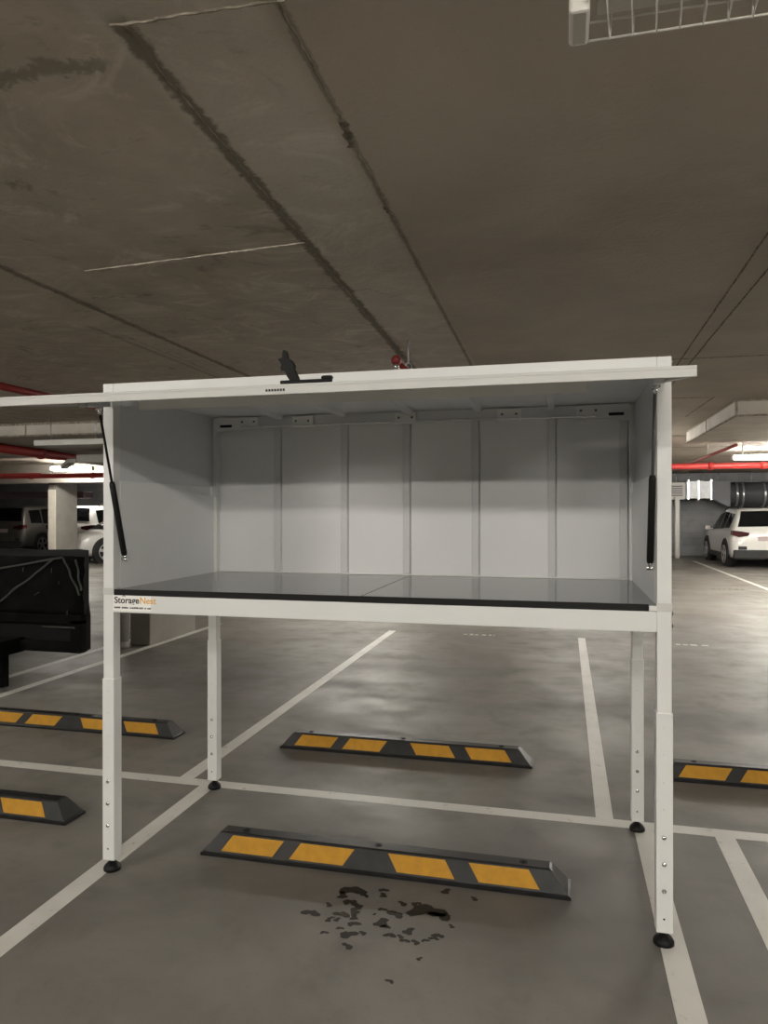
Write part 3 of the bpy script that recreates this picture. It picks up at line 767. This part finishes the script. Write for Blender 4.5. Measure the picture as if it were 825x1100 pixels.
HATCH = [(0, .42, .60, .68, .70, .64), (.05, .28, .86, .94, .82, .75), (.14, .22, .94, 1.02, .86, .76), (.34, .20, .95, 1.26, .87, .66), (.55, .20, .95, 1.42, .87, .60),
         (.9, .20, .94, 1.46, .87, .59), (1.7, .20, .92, 1.47, .87, .59), (2.3, .20, .90, 1.40, .87, .60), (2.8, .20, .89, 1.14, .87, .67), (3.1, .20, .885, .95, .87, .74),
         (3.7, .22, .82, .87, .84, .69), (3.95, .26, .68, .75, .77, .63), (4.05, .36, .54, .60, .66, .56)]
def car(name, st_, paint, loc, rz, label, wheels, roof_rails=True, low_dark=True):
    e = tag(empty(name, loc, rz), label, 'car')
    def sect(y):
        for a, b_ in zip(st_, st_[1:]):
            if a[0] <= y <= b_[0]:
                t = (y-a[0])/(b_[0]-a[0]); return [a[i]+(b_[i]-a[i])*t for i in range(6)]
        return list(st_[-1])
    def ring(s):
        y, zb, zl, zt, w, wt = s
        h = zt-zl
        half = [(w*.82, zb), (w-.03, zb+.06), (w, zb+.22*(zl-zb)), (w+.012, zb+.62*(zl-zb)), (w-.015, zl-.01), (w-.035, zl+.012)]
        half += [(w-.035+(wt+.03-(w-.035))*.5, zl+.012+(h-.06)*.5), (wt+.03, zt-.05), (wt-.05, zt-.006)] if h > .15 else [(w-.05, zl+.25*h), (wt+.02, zl+.7*h), (wt-.05, zt-.006)]
        half += [(wt*.5, zt+.012)]
        return [(x, y, z) for x, z in half] + [(-x, y, z) for x, z in half[::-1]]
    bm = B(); rings = [[bm.verts.new(p) for p in ring(s)] for s in st_]
    n = len(rings[0])
    for a, b_ in zip(rings, rings[1:]):
        for k_ in range(n): bm.faces.new((a[k_], a[(k_+1) % n], b_[(k_+1) % n], b_[k_])).smooth = True
    bm.faces.new(rings[0]); bm.faces.new(rings[-1][::-1])
    body = obj('body', bm, paint, e)
    # glass panels laid just proud of the body
    def glass(name, rows):
        bm = B(); V = [[bm.verts.new(p) for p in r] for r in rows]
        for a, b_ in zip(V, V[1:]):
            for k_ in range(len(a)-1): bm.faces.new((a[k_], a[k_+1], b_[k_+1], b_[k_]))
        r = bmesh.ops.solidify(bm, geom=bm.faces[:], thickness=.004)
        return obj(name, bm, M['glass'], e)
    def side_rows(y0, y1, s, f0=.06, f1=.9, k_=8):
        rows = []
        for i in range(k_+1):
            y, zb, zl, zt, w, wt = sect(y0+(y1-y0)*i/k_); row = []
            for j in range(4):
                f = f0+(f1-f0)*j/3
                row.append((s*(w-.035+(wt+.03-(w-.035))*f+.010), y, zl+.012+(zt-.05-zl-.012)*f))
            rows.append(row)
        return rows
    roof0 = st_[4][0]; roof1 = st_[7][0]; belt1 = st_[8][0]
    for s in (-1, 1):
        glass('side_window', side_rows(roof0+.12, roof0+.68, s, .08, .85))
        glass('side_window', side_rows(roof0+.76, (roof0+roof1)/2+.28, s))
        glass('side_window', side_rows((roof0+roof1)/2+.36, belt1-.05, s))
    def cross_rows(y0, y1, k_=6):
        rows = []
        for i in range(k_+1):
            y, zb, zl, zt, w, wt = sect(y0+(y1-y0)*i/k_)
            sg = -1 if y0 < 1 else 1
            rows.append([(wt*.93*(j/4), y+sg*.014, zt+.010+.012*(1-abs(j/4))) for j in range(-4, 5)])
        return rows
    glass('rear_window', cross_rows(st_[2][0]+.02, st_[4][0]-.03)); glass('windscreen', cross_rows(roof1+.08, st_[9][0]-.06))
    L = st_[-1][0]
    # wheels and arches
    for wy in wheels:
        for s in (-1, 1):
            wx = s*(st_[5][4]-.09); r = .345
            bm = B(); c = Vector((s*(st_[5][4]-.02), wy, .34))
            pts = [(c.x+s*.022, wy+(r+.075)*math.cos(a), max(.2, .34+(r+.075)*math.sin(a))) for a in [PI*i/16-.25 + (.5*i/16) for i in range(17)]]
            tube(bm, pts, .035, 6); disc(bm, (s*(st_[5][4]-.2), wy, .34), r+.06, (s, 0, 0), .212, 28)
            obj('wheel_arch', bm, M['clad'], e)
            bm = B(); tube(bm, [(wx-s*.12, wy, r), (wx-s*.11, wy, r), (wx+s*.10, wy, r), (wx+s*.125, wy, r)], [r-.03, r, r, r-.03], 28); wh = obj('wheel', bm, M['tyre'], e)
            bm = B(); tube(bm, [(wx+s*.122, wy, r), (wx+s*.132, wy, r)], .075, 14)
            for i in range(5):
                a = 2*PI*i/5+.3; u = Vector((0, math.cos(a), math.sin(a))); v = Vector((0, -math.sin(a), math.cos(a))); c0 = Vector((wx+s*.124, wy, r)); q = []
                for t_, w_ in ((.05, .03), (.24, .05)): q += [c0+u*t_-v*w_, c0+u*t_+v*w_]
                A_ = [bm.verts.new(p) for p in (q[0], q[1], q[3], q[2])]; B_ = [bm.verts.new(p+Vector((s*.01, 0, 0))) for p in (q[0], q[1], q[3], q[2])]
                bm.faces.new(A_); bm.faces.new(B_[::-1])
                for k_ in range(4): bm.faces.new((A_[k_], A_[(k_+1) % 4], B_[(k_+1) % 4], B_[k_]))
            tube(bm, [(wx+s*.13, wy+.245*math.cos(a), r+.245*math.sin(a)) for a in [2*PI*i/28 for i in range(29)]], .014, 6, False)
            obj('rim', bm, M['alloy'], wh)
    w2 = st_[2][4]; zl = st_[2][2]
    bm = B(); box(bm, -w2+.03, w2-.03, -.045, .16, .26, .50, .03); bum = obj('rear_bumper', bm, M['clad'], e); bum['label'] = 'black lower rear bumper'
    bm = B(); box(bm, -w2+.02, w2-.02, L-.26, L-.02, .24, .40, .03); obj('front_bumper', bm, M['clad'], e)
    for s in (-1, 1):
        a, b_ = sorted((s*(w2-.02), s*(w2-.40))); bm = B(); prism(bm, [(s*(w2+.012), zl-.10), (s*(w2+.0), zl+.02), (s*(w2-.2), zl), (s*(w2-.42), zl-.04), (s*(w2-.40), zl-.12), (s*(w2-.16), zl-.16)], 'y', .0, .22)
        obj('tail_lamp', bm, M['lamp_red'], e)
        bm = B(); a, b_ = sorted((s*(w2-.14), s*(w2-.36))); box(bm, a, b_, -.005, .06, .50, .60, .015); obj('fog_recess', bm, M['clad'], e)
        bm = B(); f = st_[-2]; a, b_ = sorted((s*(f[4]-.02), s*(f[4]-.34))); box(bm, a, b_, f[0]-.10, f[0]+.03, f[2]-.12, f[2]+.02, .03); obj('head_lamp', bm, M['lamp_clear'], e)
        my = st_[8][0]-.1; mz = st_[8][2]+.07; bm = B(); a, b_ = sorted((s*.93, s*1.07)); box(bm, a, b_, my-.05, my+.07, mz-.05, mz+.08, .03); a, b_ = sorted((s*.84, s*.95)); box(bm, a, b_, my-.01, my+.03, mz-.03, mz+.0, .005); obj('wing_mirror', bm, paint, e)
        if roof_rails:
            bm = B(); wt = st_[6][5]; tube(bm, [(s*(wt-.05), st_[5][0]-.1, st_[5][3]-.01), (s*(wt-.05), st_[5][0]+.05, st_[5][3]+.05), (s*(wt-.05), st_[6][0], st_[6][3]+.05), (s*(wt-.05), st_[7][0]-.1, st_[7][3]+.05), (s*(wt-.05), st_[7][0], st_[7][3]+.0)], .016, 8); obj('roof_rail', bm, M['clad'], e)
    for s in (-1, 1):
        a, b_ = sorted((s*(st_[5][4]-.12), s*(st_[5][4]+.012))); bm = B(); box(bm, a, b_, wheels[0]+.40, wheels[1]-.40, .21, .36, .02); obj('side_sill', bm, M['clad'], e)
    bm = B(); box(bm, -.26, .26, .0, .06, zl-.26, zl-.13, .004); obj('number_plate', bm, M['plate'], e)
    return e
car('parked_car', SUV, M['carwhite'], (6.13, 18.45, 0), .0, 'white SUV with black rear bumper parked facing the back wall at right', (.85, 3.45))
car('parked_car', WAGON, M['cargrey'], (-18.9, 19.2, 0), 0, 'dark grey SUV parked at far left behind the black stillage', (.95, 3.85), False)
car('parked_car', WAGON, M['carwhite'], (-16.1, 19.2, 0), 0, 'white SUV partly hidden by the far concrete column', (.95, 3.85), True)
car('parked_car', HATCH, M['carwhite'], (-11.7, 19.5, 0), PI-.5, 'white hatchback showing its front corner beside the far column', (.75, 3.25), False)
